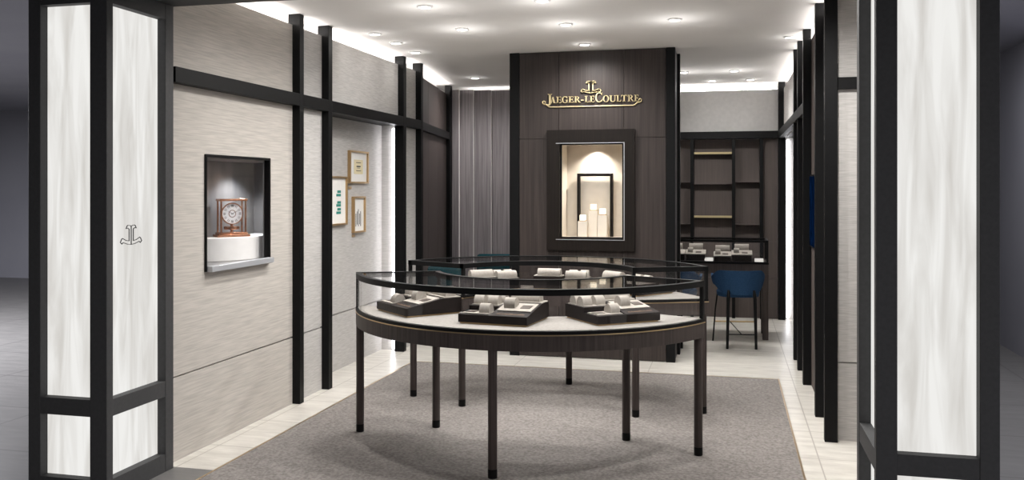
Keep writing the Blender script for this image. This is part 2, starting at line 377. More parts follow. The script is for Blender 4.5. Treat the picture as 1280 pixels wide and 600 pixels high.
# display window set into it
t = thing('display_window', 'lit beige display niche in a wide dark brown frame on the wood wall', 'display window', ((WX0+WX1)/2, CY0, WZ0))
ox, oy, oz = (WX0+WX1)/2, CY0, WZ0
def dw(mb, nm, mat, **k):
    mb.v = [(x - ox, y - oy, z - oz) for x, y, z in mb.v]; return mb.build(nm, M[mat], t, **k)
FX0, FX1, FZ0, FZ1 = -1.668, -.842, 1.018, 2.150
fr = MB().box(FX0, CY0-.035, FZ0, WX0, CY0+.004, FZ1).box(WX1, CY0-.035, FZ0, FX1, CY0+.004, FZ1).box(WX0, CY0-.035, WZ1, WX1, CY0+.004, FZ1).box(WX0, CY0-.035, FZ0, WX1, CY0+.004, WZ0)
dw(fr, 'frame', 'frame_brown')
dw(MB().box(WX0, CY0+.004, WZ0, WX0+.012, CY0+.03, WZ1).box(WX1-.012, CY0+.004, WZ0, WX1, CY0+.03, WZ1).box(WX0, CY0+.004, WZ1-.012, WX1, CY0+.03, WZ1).box(WX0, CY0+.004, WZ0, WX1, CY0+.03, WZ0+.012), 'inner_frame', 'black')
NB = CY0 + .37
dw(MB().box(WX0-.012, CY0+.032, WZ0-.012, WX0, NB, WZ1+.012).box(WX1, CY0+.032, WZ0-.012, WX1+.012, NB, WZ1+.012)
   .box(WX0, CY0+.032, WZ0-.012, WX1, NB, WZ0).box(WX0, CY0+.032, WZ1, WX1, NB, WZ1+.012).box(WX0-.012, NB, WZ0-.012, WX1+.012, NB+.012, WZ1+.012), 'lining', 'niche')
dw(MB().box(WX0-.035, CY0-.040, WZ1-.001, WX1+.012, CY0-.0355, WZ1+.005).box(WX0-.035, CY0-.040, WZ0-.014, WX1+.012, CY0-.0355, WZ0-.009).box(WX1+.007, CY0-.041, WZ0-.014, WX1+.014, CY0-.0355, WZ1+.005), 'steel_edge', 'steel')
dw(MB().box(WX0+.012, CY0+.010, WZ0+.012, WX1-.012, CY0+.016, WZ1-.012), 'glass_pane', 'pane')
# things inside the niche
PX0, PX1, PZ1 = -1.435, -1.085, 1.745
mb = MB().box(PX0, 0, 0, PX0+.028, .05, PZ1-WZ0).box(PX1-.028, 0, 0, PX1, .05, PZ1-WZ0).box(PX0+.028, 0, PZ1-WZ0-.028, PX1-.028, .05, PZ1-WZ0)
mb.v = [(x-(PX0+PX1)/2, y, z) for x, y, z in mb.v]
o = mb.build('portal_frame', M['frame_brown'], None, ((PX0+PX1)/2, NB-.07, WZ0), bevel=.002)
tag(o, 'slim dark portal frame standing inside the lit beige display niche', 'frame')
for nm, x, z, w in (('leftmost and lowest', -1.355, 1.285, .088), ('middle and tallest', -1.262, 1.385, .082), ('rightmost', -1.168, 1.345, .088)):
    dy = {1.285: 8.37, 1.385: 8.44, 1.345: 8.40}[z]
    o = MB().box(-w/2, -.035, 0, w/2, .035, z-WZ0).build('pedestal', M['niche'], None, (x, dy, WZ0), bevel=.002)
    tag(o, 'beige square pedestal inside the lit display niche, %s of the three' % nm, 'pedestal', 'pedestals in the display niche')
    c = thing('watch_stand', 'small glowing watch stand on the %s pedestal in the display niche' % nm, 'watch stand', (x, dy, z), 0, 'lit watch stands in the niche')
    MB().box(-.034, -.026, 0, .034, .026, .008).build('base', M['brass_soft'], c)
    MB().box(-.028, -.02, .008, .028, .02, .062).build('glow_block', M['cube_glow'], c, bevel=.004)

# ---- lettering on the wood wall
Y = CY0 + .006
def su(u): return -1.852 + u*.000944
def sz(v): return 2.601 - (v - 96)*.000944
def arc(mb, cx, cy, rx, ry, T, tn_, a0, a1, D, n=24):
    o_ = []; i_ = []
    for k in range(n+1):
        a = R(a0 + (a1-a0)*k/n); o_.append((cx + rx*math.cos(a), cy + ry*math.sin(a))); i_.append((cx + (rx-T)*math.cos(a), cy + (ry-tn_)*math.sin(a)))
    for k in range(n):
        D([o_[k], o_[k+1], i_[k+1], i_[k]])
def glyph(ch, D):
    """serif capitals, cap height 1, returns advance width; D draws a polygon"""
    T, t_, s = .17, .075, .06
    def rc(x0, y0, x1, y1): D([(x0,y0),(x1,y0),(x1,y1),(x0,y1)])
    def serif(xc, y, w=.19, up=True):
        if up: D([(xc-w,y),(xc+w,y),(xc+w,y+s*.7),(xc+T/2,y+s*1.8),(xc-T/2,y+s*1.8),(xc-w,y+s*.7)])
        else: D([(xc-w,y),(xc+w,y),(xc+w,y-s*.7),(xc+T/2,y-s*1.8),(xc-T/2,y-s*1.8),(xc-w,y-s*.7)])
    if ch == 'J':
        rc(.26, .08, .26+T, 1); serif(.345, 1, .2, False)
        arc(None, .13, .08, .30, .30, T, .12, 0, -95, D, 12); return .56
    if ch == 'A':
        D([(.12,0),(.19,0),(.50,1),(.42,1)]); D([(.62,0),(.82,0),(.52,1),(.40,1)]); rc(.24,.3,.66,.3+t_)
        rc(.0,0,.30,s); rc(.54,0,.92,s); return .92
    if ch == 'E':
        rc(.12,0,.12+T,1); serif(.2,0,.18); serif(.2,1,.18,False); rc(.2,0,.66,t_); rc(.2,1-t_,.62,1); rc(.2,.48,.52,.48+t_)
        D([(.60,0),(.66,0),(.70,.26),(.65,.26)]); D([(.57,1),(.62,1),(.64,.76),(.59,.76)]); rc(.48,.38,.53,.64); return .74
    if ch == 'C':
        arc(None, .5, .5, .48, .52, T, t_, 42, 318, D, 30); D([(.80,1),(.86,1),(.86,.70),(.81,.70)]); D([(.80,.04),(.86,.10),(.89,.30),(.84,.30)]); return .94
    if ch == 'G':
        arc(None, .5, .5, .48, .52, T, t_, 42, 320, D, 30); D([(.80,1),(.86,1),(.86,.70),(.81,.70)]); rc(.72,.06,.72+T,.46); rc(.62,.42,.98,.42+s); return 1.0
    if ch == 'O':
        arc(None, .5, .5, .48, .52, T, t_, 0, 360, D, 36); return 1.0
    if ch == 'U':
        rc(.14,.35,.14+T,1); serif(.225,1,.2,False); rc(.76,.35,.76+t_,1); serif(.80,1,.16,False)
        arc(None, .4875, .36, .3475, .38, T, .1, 180, 300, D, 14); arc(None, .4875, .36, .3475, .38, .085, .1, 300, 360, D, 8); return 1.0
    if ch == 'L':
        rc(.12,0,.12+T,1); serif(.2,0,.18); serif(.2,1,.2,False); rc(.2,0,.66,t_); D([(.60,0),(.67,0),(.72,.30),(.67,.30)]); return .74
    if ch == 'T':
        rc(.36,0,.36+T,1); serif(.445,0,.2); rc(.04,1-t_,.85,1); D([(.02,.72),(.07,.72),(.11,1),(.04,1)]); D([(.87,.72),(.82,.72),(.78,1),(.85,1)]); return .90
    if ch == 'R':
        rc(.12,0,.12+T,1); serif(.2,0,.2); serif(.2,1,.18,False)
        arc(None, .38, .74, .32, .26, T, t_, -90, 90, D, 16); rc(.2,1-t_,.38,1); rc(.2,.48,.40,.48+t_)
        D([(.36,.5),(.52,.5),(.86,0),(.68,0)]); rc(.68,0,.94,s); return .94
    if ch == '-':
        rc(.06,.30,.46,.43); return .5
sign = thing('wall_sign', 'gold lettered shop name with emblem above and scrolled underline on dark wood', 'sign', (su(640), Y, sz(340)))
def sg_obj(mb, nm):
    mb.v = [(x - su(640), y - Y, z - sz(340)) for x, y, z in mb.v]; return mb.build(nm, M['gold'], sign, smooth=False)
TXT = [('J',183,98,62),('A',224,64,54),('E',284,64,60),('G',343,64,62),('E',409,64,58),('R',469,64,64),('-',533,64,34),('L',574,64,48),('E',624,64,52),
       ('C',678,94,76),('O',755,64,62),('U',818,64,72),('L',890,64,46),('T',934,64,66),('R',1001,64,62),('E',1064,64,48)]
for ch, u0, hgt, wid in TXT:
    mb = MB(); polys = []; adv = glyph(ch, polys.append)
    base = 302 if ch not in 'J' else 306
    kx = wid/adv
    for p in polys:
        mb.extrude([(su(u0 + x*kx), Y - .016, sz(base - y*hgt)) for x, y in p], (0, .016, 0))
    sg_obj(mb, 'letter' if ch != '-' else 'hyphen')
mb = MB()
for path in emblem_paths():
    ribbon(mb, path, .055, lambda u, v: (su(636 + u*130*1.28), Y - .016, sz(208 - v*116)), (0, .016, 0))
sg_obj(mb, 'emblem')
up = [(172,283),(158,276),(146,284),(146,298),(158,306),(172,302),(186,296)]
up = [(170,300),(172,286),(158,277),(145,286),(147,303),(162,311),(182,312),(196,322),(210,336),(226,341)]
pts = up + [(640,341)] + [(1280-u, v) for u, v in up[::-1]]
mb = MB().tube([(su(u), Y - .006, sz(v)) for u, v in pts], .0058, 8)
sg_obj(mb, 'underline')

# ------------------------------------------------------------------ ring of two showcase tables
RC = (-1.258, 5.874); RL, rl, TH = 1.195, .696, .435
RO, RI, A = 1.222, .668, .41                # outer / inner edge, end angle
DZ = .825                                   # deck height
def showcase(label):
    t = thing('showcase_table', label, 'showcase table', (RC[0], RC[1], 0), 0, 'curved showcase tables of the ring')
    a0, a1 = -PI + A, -A
    MB().sector(RI, RO, a0, a1, .712, .797).build('apron', M['wood'], t)
    MB().sector(RI-.003, RO+.003, a0-.003, a1+.003, .7975, .8035).build('brass_trim', M['brass'], t)
    MB().sector(RI-.001, RO+.001, a0, a1, .804, .822).build('deck_edge', M['black'], t)
    MB().sector(RI+.012, RO-.014, a0+.012, a1-.012, .8222, DZ).build('deck', M['deck'], t)
    for r_, an in ((RL, a0 + (TH-A)), (rl, a0 + (TH-A)), (RL, -PI/2), (rl, a1 - (TH-A)), (RL, a1 - (TH-A))):
        x, y = r_*math.cos(an), r_*math.sin(an)
        lg = MB().lathe([(.0235, .05), (.0255, .055), (.0255, .711)], 24).build('leg', M['wood'], t, (x, y, .010))
        MB().lathe([(.024, 0), (.026, .003), (.026, .05)], 24).build('foot_cap', M['black'], lg)
    # glass case: posts and top rim in black metal
    fz0, fz1 = 1.016, 1.05; w = .034
    MB().sector(RO-w, RO, a0, a1, fz0, fz1).sector(RI, RI+w, a0, a1, fz0, fz1)\
        .sector(RI, RO, a0, a0 + .030, fz0, fz1, 2).sector(RI, RO, a1 - .030, a1, fz0, fz1, 2).build('top_rim', M['black'], t)
    for r_ in (RO-.012, RI+.012):
        for an in (a0 + .012/r_, a1 - .012/r_):
            ps = [(r_*math.cos(an) + u*math.cos(an) - v*math.sin(an), r_*math.sin(an) + u*math.sin(an) + v*math.cos(an)) for u, v in ((-.011,-.011),(.011,-.011),(.011,.011),(-.011,.011))]
            MB().prism(ps, .822, fz0).build('corner_post', M['black'], t)
    MB().sector(RO-.010, RO-.006, a0+.02, a1-.02, DZ+.001, fz0).build('side_glass', M['glass'], t)
    MB().sector(RI+.006, RI+.010, a0+.03, a1-.03, DZ+.001, fz0).build('side_glass', M['glass'], t)
    for an in (a0, a1):
        sgn = 1 if an == a0 else -1
        MB().sector(RI+.03, RO-.03, an + sgn*.006, an + sgn*.010, DZ+.001, fz0, 1).build('end_glass', M['glass'], t)
    MB().sector(RI+.034, RO-.034, a0+.03, a1-.03, fz1-.008, fz1-.003).build('top_glass', M['glass'], t)
    return t
tb = showcase('curved dark wood glass-topped showcase table nearest the entrance, front half of the ring')
tb2 = copy_tree(tb); tb2.rotation_euler = (0, 0, PI)
tb2['label'] = 'curved dark wood showcase table behind the nearer one, back half of the ring'

# ------------------------------------------------------------------ watch displays
SL = math.atan2(.045, .25)
cache = {}
def shared(key, fn):
    if key not in cache: cache[key] = fn()
    return cache[key]
def roll_mesh(L, w=.074, hgt=.052):
    n = 16; prof = [(-w/2, 0)] + [(-w/2*math.cos(PI*i/n), .006 + (hgt-.006)*math.sin(PI*i/n)) for i in range(n+1)] + [(w/2, 0)]
    return MB().extrude([(-L/2, y, z) for y, z in prof], (L, 0, 0)).mesh('cushion', M['cream'])
def block_meshes():
    W = .21
    b = MB().extrude([(-W, 0, .009), (-W, .38, .009), (-W, .38, .085), (-W, .155, .085), (-W, .155, .055), (-W, 0, .055)], (.19, 0, 0))
    b.extrude([(-.019, 0, .009), (-.019, .38, .009), (-.019, .38, .10), (-.019, .25, .10), (-.019, 0, .055)], (W + .019, 0, 0))
    k = MB().box(-W+.008, .008, 0, W-.008, .372, .009)
    l = MB()
    rr = random.Random(3)
    x = .015
    while x < .175:
        w = rr.uniform(.004, .009); y0, y1 = .032, .032 + rr.uniform(.008, .016)
        z = lambda y: .055 + .18*y + .0006
        l.add([(x,y0,z(y0)),(x+w,y0,z(y0)),(x+w,y1,z(y1)),(x,y1,z(y1)),(x,y0,z(y0)-.001),(x+w,y0,z(y0)-.001),(x+w,y1,z(y1)-.001),(x,y1,z(y1)-.001)],
              [(0,1,2,3),(4,7,6,5),(0,4,5,1),(1,5,6,2),(2,6,7,3),(3,7,4,0)]); x += w + .003
    return b.mesh('block', M['wood_block']), k.mesh('base_trim', M['brass_soft']), l.mesh('lettering', M['lettering'], False)
def cluster(cx, cy, rz, where, grp, full=True):
    c_, s_ = math.cos(rz), math.sin(rz)
    def W(x, y, z): return (cx + x*c_ - y*s_, cy + x*s_ + y*c_, DZ + z)
    bm, km, lm = shared('blk', block_meshes)
    t = thing('display_block', 'stepped dark wood watch display block %s' % where, 'display block', (cx, cy, DZ), rz, 'stepped display blocks on the ring tables')
    link('block', bm, t); link('base_trim', km, t)
    if full: link('lettering', lm, t)
    def tray(key, x, y, z, w, d, tilt, plq, lab):
        o = thing('display_tray', '%s %s' % (lab, where), 'tray', W(x, y, z), 0, 'cream display trays on the ring tables')
        o.rotation_euler = (tilt, 0, rz)
        link('plate', shared('tr'+key, lambda: MB().box(-w/2, -d/2, 0, w/2, d/2, .006).mesh('plate', M['cream'])), o)
        if plq is not None:
            link('plaque', shared('pq'+key, lambda: MB().box(plq-.030, -.026, .006, plq+.030, .030, .0085).mesh('plaque', M['plaque'])), o)
    def roll(L, x, y, z, tilt, lab):
        o = link('watch_cushion', shared('roll%g' % L, lambda: roll_mesh(L)), None, W(x, y, z), (tilt, 0, rz))
        tag(o, '%s %s' % (lab, where), 'cushion', 'cream watch cushions on the ring tables')
    zs = lambda y: .055 + .18*y
    tray('B', -.115, .268, .085, .17, .19, 0, None, 'plain cream tray on the upper step')
    tray('D', .100, .316, .10, .215, .116, 0, None, 'narrow cream tray along the raised back')
    roll(.16, -.113, .318, .091, 0, 'long cream roll cushion on the upper step tray')
    roll(.18, .095, .318, .106, 0, 'long cream roll cushion on the raised back tray')
    for x, nm in ((-.165, 'left-hand'), (-.075, 'right-hand')):
        roll(.062, x, .228, .091, 0, 'short cushion, %s on upper tray' % nm)
    if full:
        tray('A', -.115, .080, .055, .165, .115, 0, -.045, 'low cream tray with brown plaque')
        tray('C', .098, .158, zs(.158), .205, .145, SL, .052, 'sloping cream tray with brown plaque at right')
        roll(.062, -.068, .080, .061, 0, 'cream cushion on the low tray')
        x, y = .055, .165; roll(.066, x, y, zs(y) + .0062, SL, 'cream watch cushion on the sloping tray')
cluster(-2.022, 5.109, R(-42.8), 'at left of the front table', 'l')
cluster(-1.298, 4.816, R(-7.3), 'in the middle of the front table', 'm')
cluster(-.548, 5.055, R(39.3), 'at the right of the front table', 'r')
for al, wh in ((128, 'at the left of the back table'), (89, 'in the middle of the back table'), (51, 'at the right of the back table')):
    a = R(al); cluster(RC[0] + 1.12*math.cos(a), RC[1] + 1.12*math.sin(a), a + PI/2, wh, 'b', False)
# two cream blocks standing in for reflections near the back table's inner edge
for px, py, lab in ((-1.515, 6.655, 'cream block standing in for a reflection on the back table deck, left of the two'), (-.975, 6.69, 'cream block standing in for a reflection on the back table deck, right of the two')):
    t = thing('reflection_block', lab, 'reflection', (px, py, DZ), R(3), 'reflection stand-ins at the back table inner edge')
    MB().box(-.075, -.03, 0, .075, .03, .008).build('plate', M['cream'], t)
    MB().box(-.06, -.02, .008, .06, .02, .04).build('cushion', M['cream'], t, bevel=.006)

# ------------------------------------------------------------------ consultation desk with glass case
dx0, dx1, dy0, dy1 = -1.25, .41, 9.66, 10.15
t = thing('consultation_desk', 'dark wood consultation desk with glass display case beside the feature wall', 'desk', ((dx0+dx1)/2, (dy0+dy1)/2, 0))
ox, oy = (dx0+dx1)/2, (dy0+dy1)/2
def dk(mb, nm, mat, **k):
    mb.v = [(x - ox, y - oy, z) for x, y, z in mb.v]; return mb.build(nm, M[mat], t, **k)
dk(MB().box(dx0, dy0, .69, dx1, dy1, .795), 'apron', 'wood')
dk(MB().box(dx0-.004, dy0-.004, .796, dx1+.004, dy1+.004, .818), 'deck_edge', 'black')
dk(MB().box(dx0+.01, dy0+.01, .8182, dx1-.01, dy1-.01, .821), 'deck', 'frame_brown')
for x in (dx0, dx1-.06):
    for y in (dy0, dy1-.06): dk(MB().box(x, y, 0, x+.06, y+.06, .689), 'leg', 'wood', bevel=.003)
z0, z1 = 1.025, 1.05
dk(MB().box(dx0, dy0, z0, dx1, dy0+.02, z1).box(dx0, dy1-.02, z0, dx1, dy1, z1).box(dx0, dy0+.02, z0, dx0+.02, dy1-.02, z1).box(dx1-.02, dy0+.02, z0, dx1, dy1-.02, z1), 'top_rim', 'black')
for x in (dx0, dx1-.018):
    for y in (dy0, dy1-.018): dk(MB().box(x, y, .8182, x+.018, y+.018, z0), 'corner_post', 'black')
dk(MB().box(dx0+.018, dy0+.006, .822, dx1-.018, dy0+.010, z0), 'front_glass', 'glass')
dk(MB().box(dx0+.018, dy1-.010, .822, dx1-.018, dy1-.006, z0), 'back_glass', 'glass')
dk(MB().box(dx1-.010, dy0+.018, .822, dx1-.006, dy1-.018, z0), 'end_glass', 'glass')
dk(MB().box(dx0+.02, dy0+.02, z1-.008, dx1-.02, dy1-.02, z1-.003), 'top_glass', 'glass')
def small_display(x, y, w, lab, tall):
    t = thing('display_block', 'dark sloping watch display block in the desk case, %s' % lab, 'display block', (x, y, .821), 0, 'display blocks in the desk case')
    hz = .06 if tall else .045
    MB().extrude([(-w/2, 0, 0), (-w/2, .22, 0), (-w/2, .22, hz+.045), (-w/2, .13, hz+.045), (-w/2, 0, hz)], (w, 0, 0)).build('block', M['wood_block'], t)
    o = thing('display_tray', 'cream tray with dark plaque in the desk case, %s' % lab, 'tray', (x, y + .065, .821 + hz + .0225), 0, 'trays in the desk case')
    sl = math.atan2(.045, .13); o.rotation_euler = (sl, 0, 0)
    MB().box(-w/2-.008, -.06, 0.0006, w/2+.008, .06, .010).build('plate', M['cream'], o)
    MB().box(.0, -.035, .010, .06, .01, .012).build('plaque', M['plaque'], o)
    r = link('watch_cushion', shared('roll.15', lambda: roll_mesh(.15, .07, .07)), None, (x, y + .175, .821 + hz + .045)); tag(r, 'cream roll cushion in the desk case, %s' % lab, 'cushion', 'roll cushions in the desk case')
    r = link('watch_cushion', shared('rollS', lambda: roll_mesh(.055, .06, .045)), None, (x - w*.28, y + .068, .821 + hz + .0225 + .011), (sl, 0, 0)); tag(r, 'short cream watch cushion in the desk case, %s' % lab, 'cushion', 'short cushions in the desk case')
small_display(-.565, 9.72, .20, 'leftmost beside the feature wall', True)
small_display(-.345, 9.72, .20, 'second from the left', True)
small_display(-.062, 9.70, .17, 'third from the left', False)
small_display(.140, 9.72, .20, 'rightmost', True)
for x, lab in ((-.205, 'between two displays'), (.315, 'at the right end')):
    o = MB().extrude([(-.045, 0, 0), (-.045, .05, 0), (-.045, .042, .035)], (.09, 0, 0)).build('card', M['mat_board'], None, (x, 9.69, .821))
    tag(o, 'small white card standing in the desk case, %s' % lab, 'card', 'white cards in the desk case')

# ------------------------------------------------------------------ stools
def make_stool(label):
    t = thing('stool', label, 'stool', (0, 0, 0), 0, 'blue upholstered stools at the desk')
    # local: sitter faces +y, backrest at -y.  shell = wrapped band, thick
    n = 40; inner = []; outer = []
    rows_o = []; rows_i = []; K = 10
    for k in range(K+1):
        v = k/K; ro = []; ri = []
        for i in range(n+1):
            a = -1 + 2*i/n; an = R(-90 + a*112)
            ab = abs(a)
            f = lambda e0, e1: max(0, min(1, (ab - e0)/(e1 - e0)))**2*(3-2*max(0, min(1, (ab - e0)/(e1 - e0))))
            top = .778 - .075*f(.42, .80) + .025*f(.80, .95) - .05*f(.96, 1)
            bot = .535 + .09*f(.30, .70) + .04*f(.75, 1.0)
            z = bot + (top-bot)*v
            flare = .90 + .10*math.sin(PI*.5*min(1, .35 + v*.65)) + .02*v
            rx, ry = .262*flare, .235*flare
            th = .016 + .020*math.sin(PI*min(.95, max(.05, v)))
            ro.append((rx*math.cos(an), ry*math.sin(an) + .02, z)); ri.append(((rx-th)*math.cos(an), (ry-th)*math.sin(an) + .02, z))
        rows_o.append(ro); rows_i.append(ri)
    loop = []
    for k in range(K+1): loop.append(rows_o[k])
    for k in range(K, -1, -1): loop.append(rows_i[k])
    mb = MB(); m = n+1; L_ = len(loop)
    vs = [p for r in loop for p in r]; fs = []
    for q in range(L_):
        q2 = (q+1) % L_
        for i in range(n): fs.append((q*m+i, q*m+i+1, q2*m+i+1, q2*m+i))
    fs.append(tuple(q*m for q in range(L_))[::-1]); fs.append(tuple(q*m+n for q in range(L_)))
    mb.add(vs, fs); mb.build('backrest', M['blue'], t)
    prof = []
    pl = [(.225*math.copysign(abs(math.cos(2*PI*i/36))**.8, math.cos(2*PI*i/36)), .215*math.copysign(abs(math.sin(2*PI*i/36))**.8, math.sin(2*PI*i/36)) + .02) for i in range(36)]
    rows = []
    for s_, z in ((.80, .505), (.90, .508), (.93, .525), (.93, .555), (.86, .575), (.5, .582), (.02, .583)):
        rows.append([(x*s_, (y-.02)*s_ + .02, z) for x, y in pl])
    b = MB().grid(rows, True); b.f.append(tuple(range(36))[::-1]); b.f.append(tuple(range(6*36, 7*36)))
    b.build('seat', M['blue'], t)
    for sx in (-1, 1):
        MB().tube([(sx*.125, -.212, .585), (sx*.127, -.228, .535), (sx*.130, -.232, .50), (sx*.140, -.238, .006)], .014, 12, radii=[.012, .018, .0175, .013]).build('leg', M['black'], t, (0, 0, 0))
        MB().tube([(sx*.19, .13, .51), (sx*.205, .17, .35), (sx*.222, .235, .006)], .008, 10).build('leg', M['black'], t)
    MB().cyl((-.214, .199, .215), (.214, .199, .215), .008).build('footrest', M['brass'], t)
    MB().cyl((-.137, -.236, .15), (.137, -.236, .15), .006).cyl((0, -.236, .15), (-.05, .199, .212), .005).build('stretcher', M['black'], t)
    return t
st = make_stool('blue upholstered stool with thin black legs in front of the desk')
st.location = (.095, 9.265, 0); st.rotation_euler = (0, 0, R(8))
st2 = copy_tree(st); st2.location = (-.53, 9.20, 0); st2.rotation_euler = (0, 0, R(-14))
st2['label'] = 'blue upholstered stool mostly hidden behind the showcase and the feature wall'

# ------------------------------------------------------------------ shelving on the back wall
t = thing('shelving_unit', 'brown wall shelving with black mullions and two brass-edged shelves', 'shelving', (-.6, 11.35, 0))
def sh(mb, nm, mat, **k):
    mb.v = [(x + .6, y - 11.35, z) for x, y, z in mb.v]; return mb.build(nm, M[mat], t, **k)
sh(MB().box(-1.9, 11.40, 0, .59, 11.43, RZ0), 'back_panel', 'brown')
sh(MB().box(-1.9, 11.27, 0, .588, 11.29, GZ-.004).box(-1.9, 11.27, GZ+.004, .588, 11.29, .93).box(-1.9, 11.27, .93, .588, 11.399, .945), 'lower_panel', 'brown')
sh(MB().box(.414, 11.27, .946, .588, 11.30, RZ0), 'end_panel', 'brown')
for x0, x1 in ((-1.05, -1.01), (-.460, -.421), (.043, .081), (.375, .413)):
    sh(MB().box(x0, 11.195, 0, x1, 11.268, RZ0-.001).box(x0, 11.268, .946, x1, 11.398, RZ0-.001), 'mullion', 'black')
for x0, x1, z, mt in ((-.420, .042, 2.04, 'brass'), (-.420, .042, 1.245, 'brass'), (-.420, .042, 1.655, 'brown'), (.082, .374, 1.68, 'brown'), (.082, .374, 1.15, 'brown'), (-1.009, -.461, 1.68, 'brown'), (-1.009, -.461, 1.15, 'brown')):
    th_ = .012 if mt == 'brass' else .005
    o = sh(MB().box(x0, 11.31, z-th_, x1, 11.399, z+th_), 'shelf', 'brown')
    if mt == 'brass':
        e = sh(MB().box(x0, 11.300, z-.013, x1, 11.309, z+.013), 'brass_edge', 'gold'); 
        e.parent = o
# ------------------------------------------------------------------ grey pleated wood screen and teal chairs in the back-left corner
xs = [-3.42, -3.305, -3.135, -2.92, -2.68, -2.45, -2.23, -2.0]
ys = [10.64, 10.69, 10.76, 10.83, 10.88, 10.91, 10.93, 10.93]
t = thing('pleated_screen', 'tall grey wood screen of vertical overlapping boards in the back left corner', 'screen', (-2.7, 10.8, 0))
for i in range(len(xs)-1):
    p = Vector((xs[i] + 2.7 - (.045 if i else 0), ys[i] - 10.8 + .03, 0)); q = Vector((xs[i+1] + 2.7 - .004, ys[i+1] - 10.8 - .035, 0))
    b_ = slab(p, q, .03, .002, 2.845).build('board', M['wood_grey'], t)
    d_ = (q - p).normalized(); slab(q + d_*.0005, q + d_*.0055, .03, .002, 2.845).build('lit_edge', M['white_wall'], b_)  # white strip paints the light caught by each board's end
cove(MB().box(-3.3, 11.02, 2.80, -2.0, 11.04, 2.82), 'led_strip', 'cove light glowing above the grey pleated wood screen')
def lounge(label, loc, rz, w, top=.77):
    t = thing('lounge_chair', label, 'chair', loc, rz, 'teal lounge chairs in the back left corner')
    # back towards -y
    MB().box(-w/2, -.06, .16, w/2, .06, top).build('backrest', M['teal'], t, bevel=.03)
    MB().box(-w/2+.01, .063, .20, w/2-.01, .50, .44).build('seat', M['teal'], t, bevel=.03)
    for x in (-w/2+.04, w/2-.04):
        for y in (-.03, .45): MB().cyl((x, y, 0), (x, y, .20 if y > 0 else .16), .011, .014, 10).build('leg', M['black'], t)
lounge('teal upholstered chair seen through the left end of the showcase', (-2.935, 8.95, 0), R(-4), .37)
lounge('teal upholstered chair further back below the grey pleated screen', (-2.42, 10.2, 0), R(8), 1.0, .815)

# ------------------------------------------------------------------ wall vitrine with the clock (left wall)
t = thing('wall_vitrine', 'black framed glazed wall vitrine recessed in the left linen wall', 'vitrine', (PL, (VY0+VY1)/2, VZ0))
ox, oy, oz = PL, (VY0+VY1)/2, VZ0
def vt(mb, nm, mat, **k):
    mb.v = [(x - ox, y - oy, z - oz) for x, y, z in mb.v]; return mb.build(nm, M[mat], t, **k)
VB = PL - .34; VI = 6.02
vt(MB().box(VB-.01, VY0, VZ0, VB, VI, VZ1).box(VB, VY0, VZ0, PL-.002, VY0+.01, VZ1).box(VB, VI-.01, VZ0, PL-.036, VI, VZ1).box(VB, VY0+.01, VZ1-.01, PL-.031, VI-.01, VZ1).box(VB, VY0+.01, VZ0, PL-.031, VI-.01, VZ0+.01).box(PL-.036, VY1-.01, VZ0, PL-.031, VI-.01, VZ1), 'lining', 'vitrine_in')
vt(MB().box(PL+.001, VY0-.008, VZ0-.012, PL+.014, VY0+.004, VZ1+.012).box(PL-.028, VY1-.008, VZ0, PL+.0005, VY1-.0005, VZ1).box(PL+.001, VY1-.008, VZ0-.012, PL+.014, VY1+.008, VZ1+.012)
   .box(PL+.001, VY0+.004, VZ1-.006, PL+.014, VY1-.008, VZ1+.012), 'frame', 'black', bevel=.001)
vt(MB().box(PL+.001, VY0+.004, VZ0-.014, PL+.05, VY1-.008, VZ0+.022), 'bottom_frame', 'steel', bevel=.002)
vt(MB().box(PL+.004, VY0+.005, VZ0+.023, PL+.008, VY1-.009, VZ1-.007), 'glass_pane', 'pane')
# half-round plinth
n = 24; cy = 5.61
pl = [(VB+.012, cy-.38)] + [(VB+.012 + .25*math.sin(PI*i/n), cy - .38*math.cos(PI*i/n)) for i in range(1, n)] + [(VB+.012, cy+.38)]
o = MB().prism([(x - (VB+.12), y - cy) for x, y in pl], 0, .158).build('plinth', M['plinth'], None, (VB+.12, cy, VZ0+.0105), bevel=.003)
tag(o, 'brightly lit white half-round plinth inside the wall vitrine', 'plinth')
ZC = VZ0 + .0105 + .158
ck = thing('mantel_clock', 'copper framed glass mantel clock with white dial on the lit plinth', 'clock', (-3.36, 5.50, ZC), R(-40))
# local: faces +x
MB().box(-.055, -.115, 0, .055, .115, .018).box(-.047, -.10, .018, .047, .10, .032).build('base', M['copper'], ck, bevel=.003)
for x in (-.038, .038):
    for y in (-.085, .085): MB().cyl((x, y, .032), (x, y, .248), .0065, n=12).build('pillar', M['copper'], ck)
MB().box(-.047, -.097, .248, .047, .097, .264).build('top_plate', M['copper'], ck, bevel=.003)
MB().box(-.034, -.08, .034, -.032, .08, .247).box(.039, -.077, .034, .041, .077, .247).build('glass_case', M['pane'], ck)
mb = MB(); zc = .160
def disc(mb, r, x0, x1, r0=0, n=36):
    if r0 == 0: mb.cyl((x0, 0, zc), (x1, 0, zc), r, n=n)
    else:
        rows = []
        for rr, x in ((r0, x0), (r, x0), (r, x1), (r0, x1), (r0, x0)): rows.append([(x, rr*math.cos(2*PI*i/n), zc + rr*math.sin(2*PI*i/n)) for i in range(n)])
        mb.grid(rows, True)
    return mb
dial = disc(MB(), .070, .004, .012).build('dial', M['dial'], ck)
mk = MB()
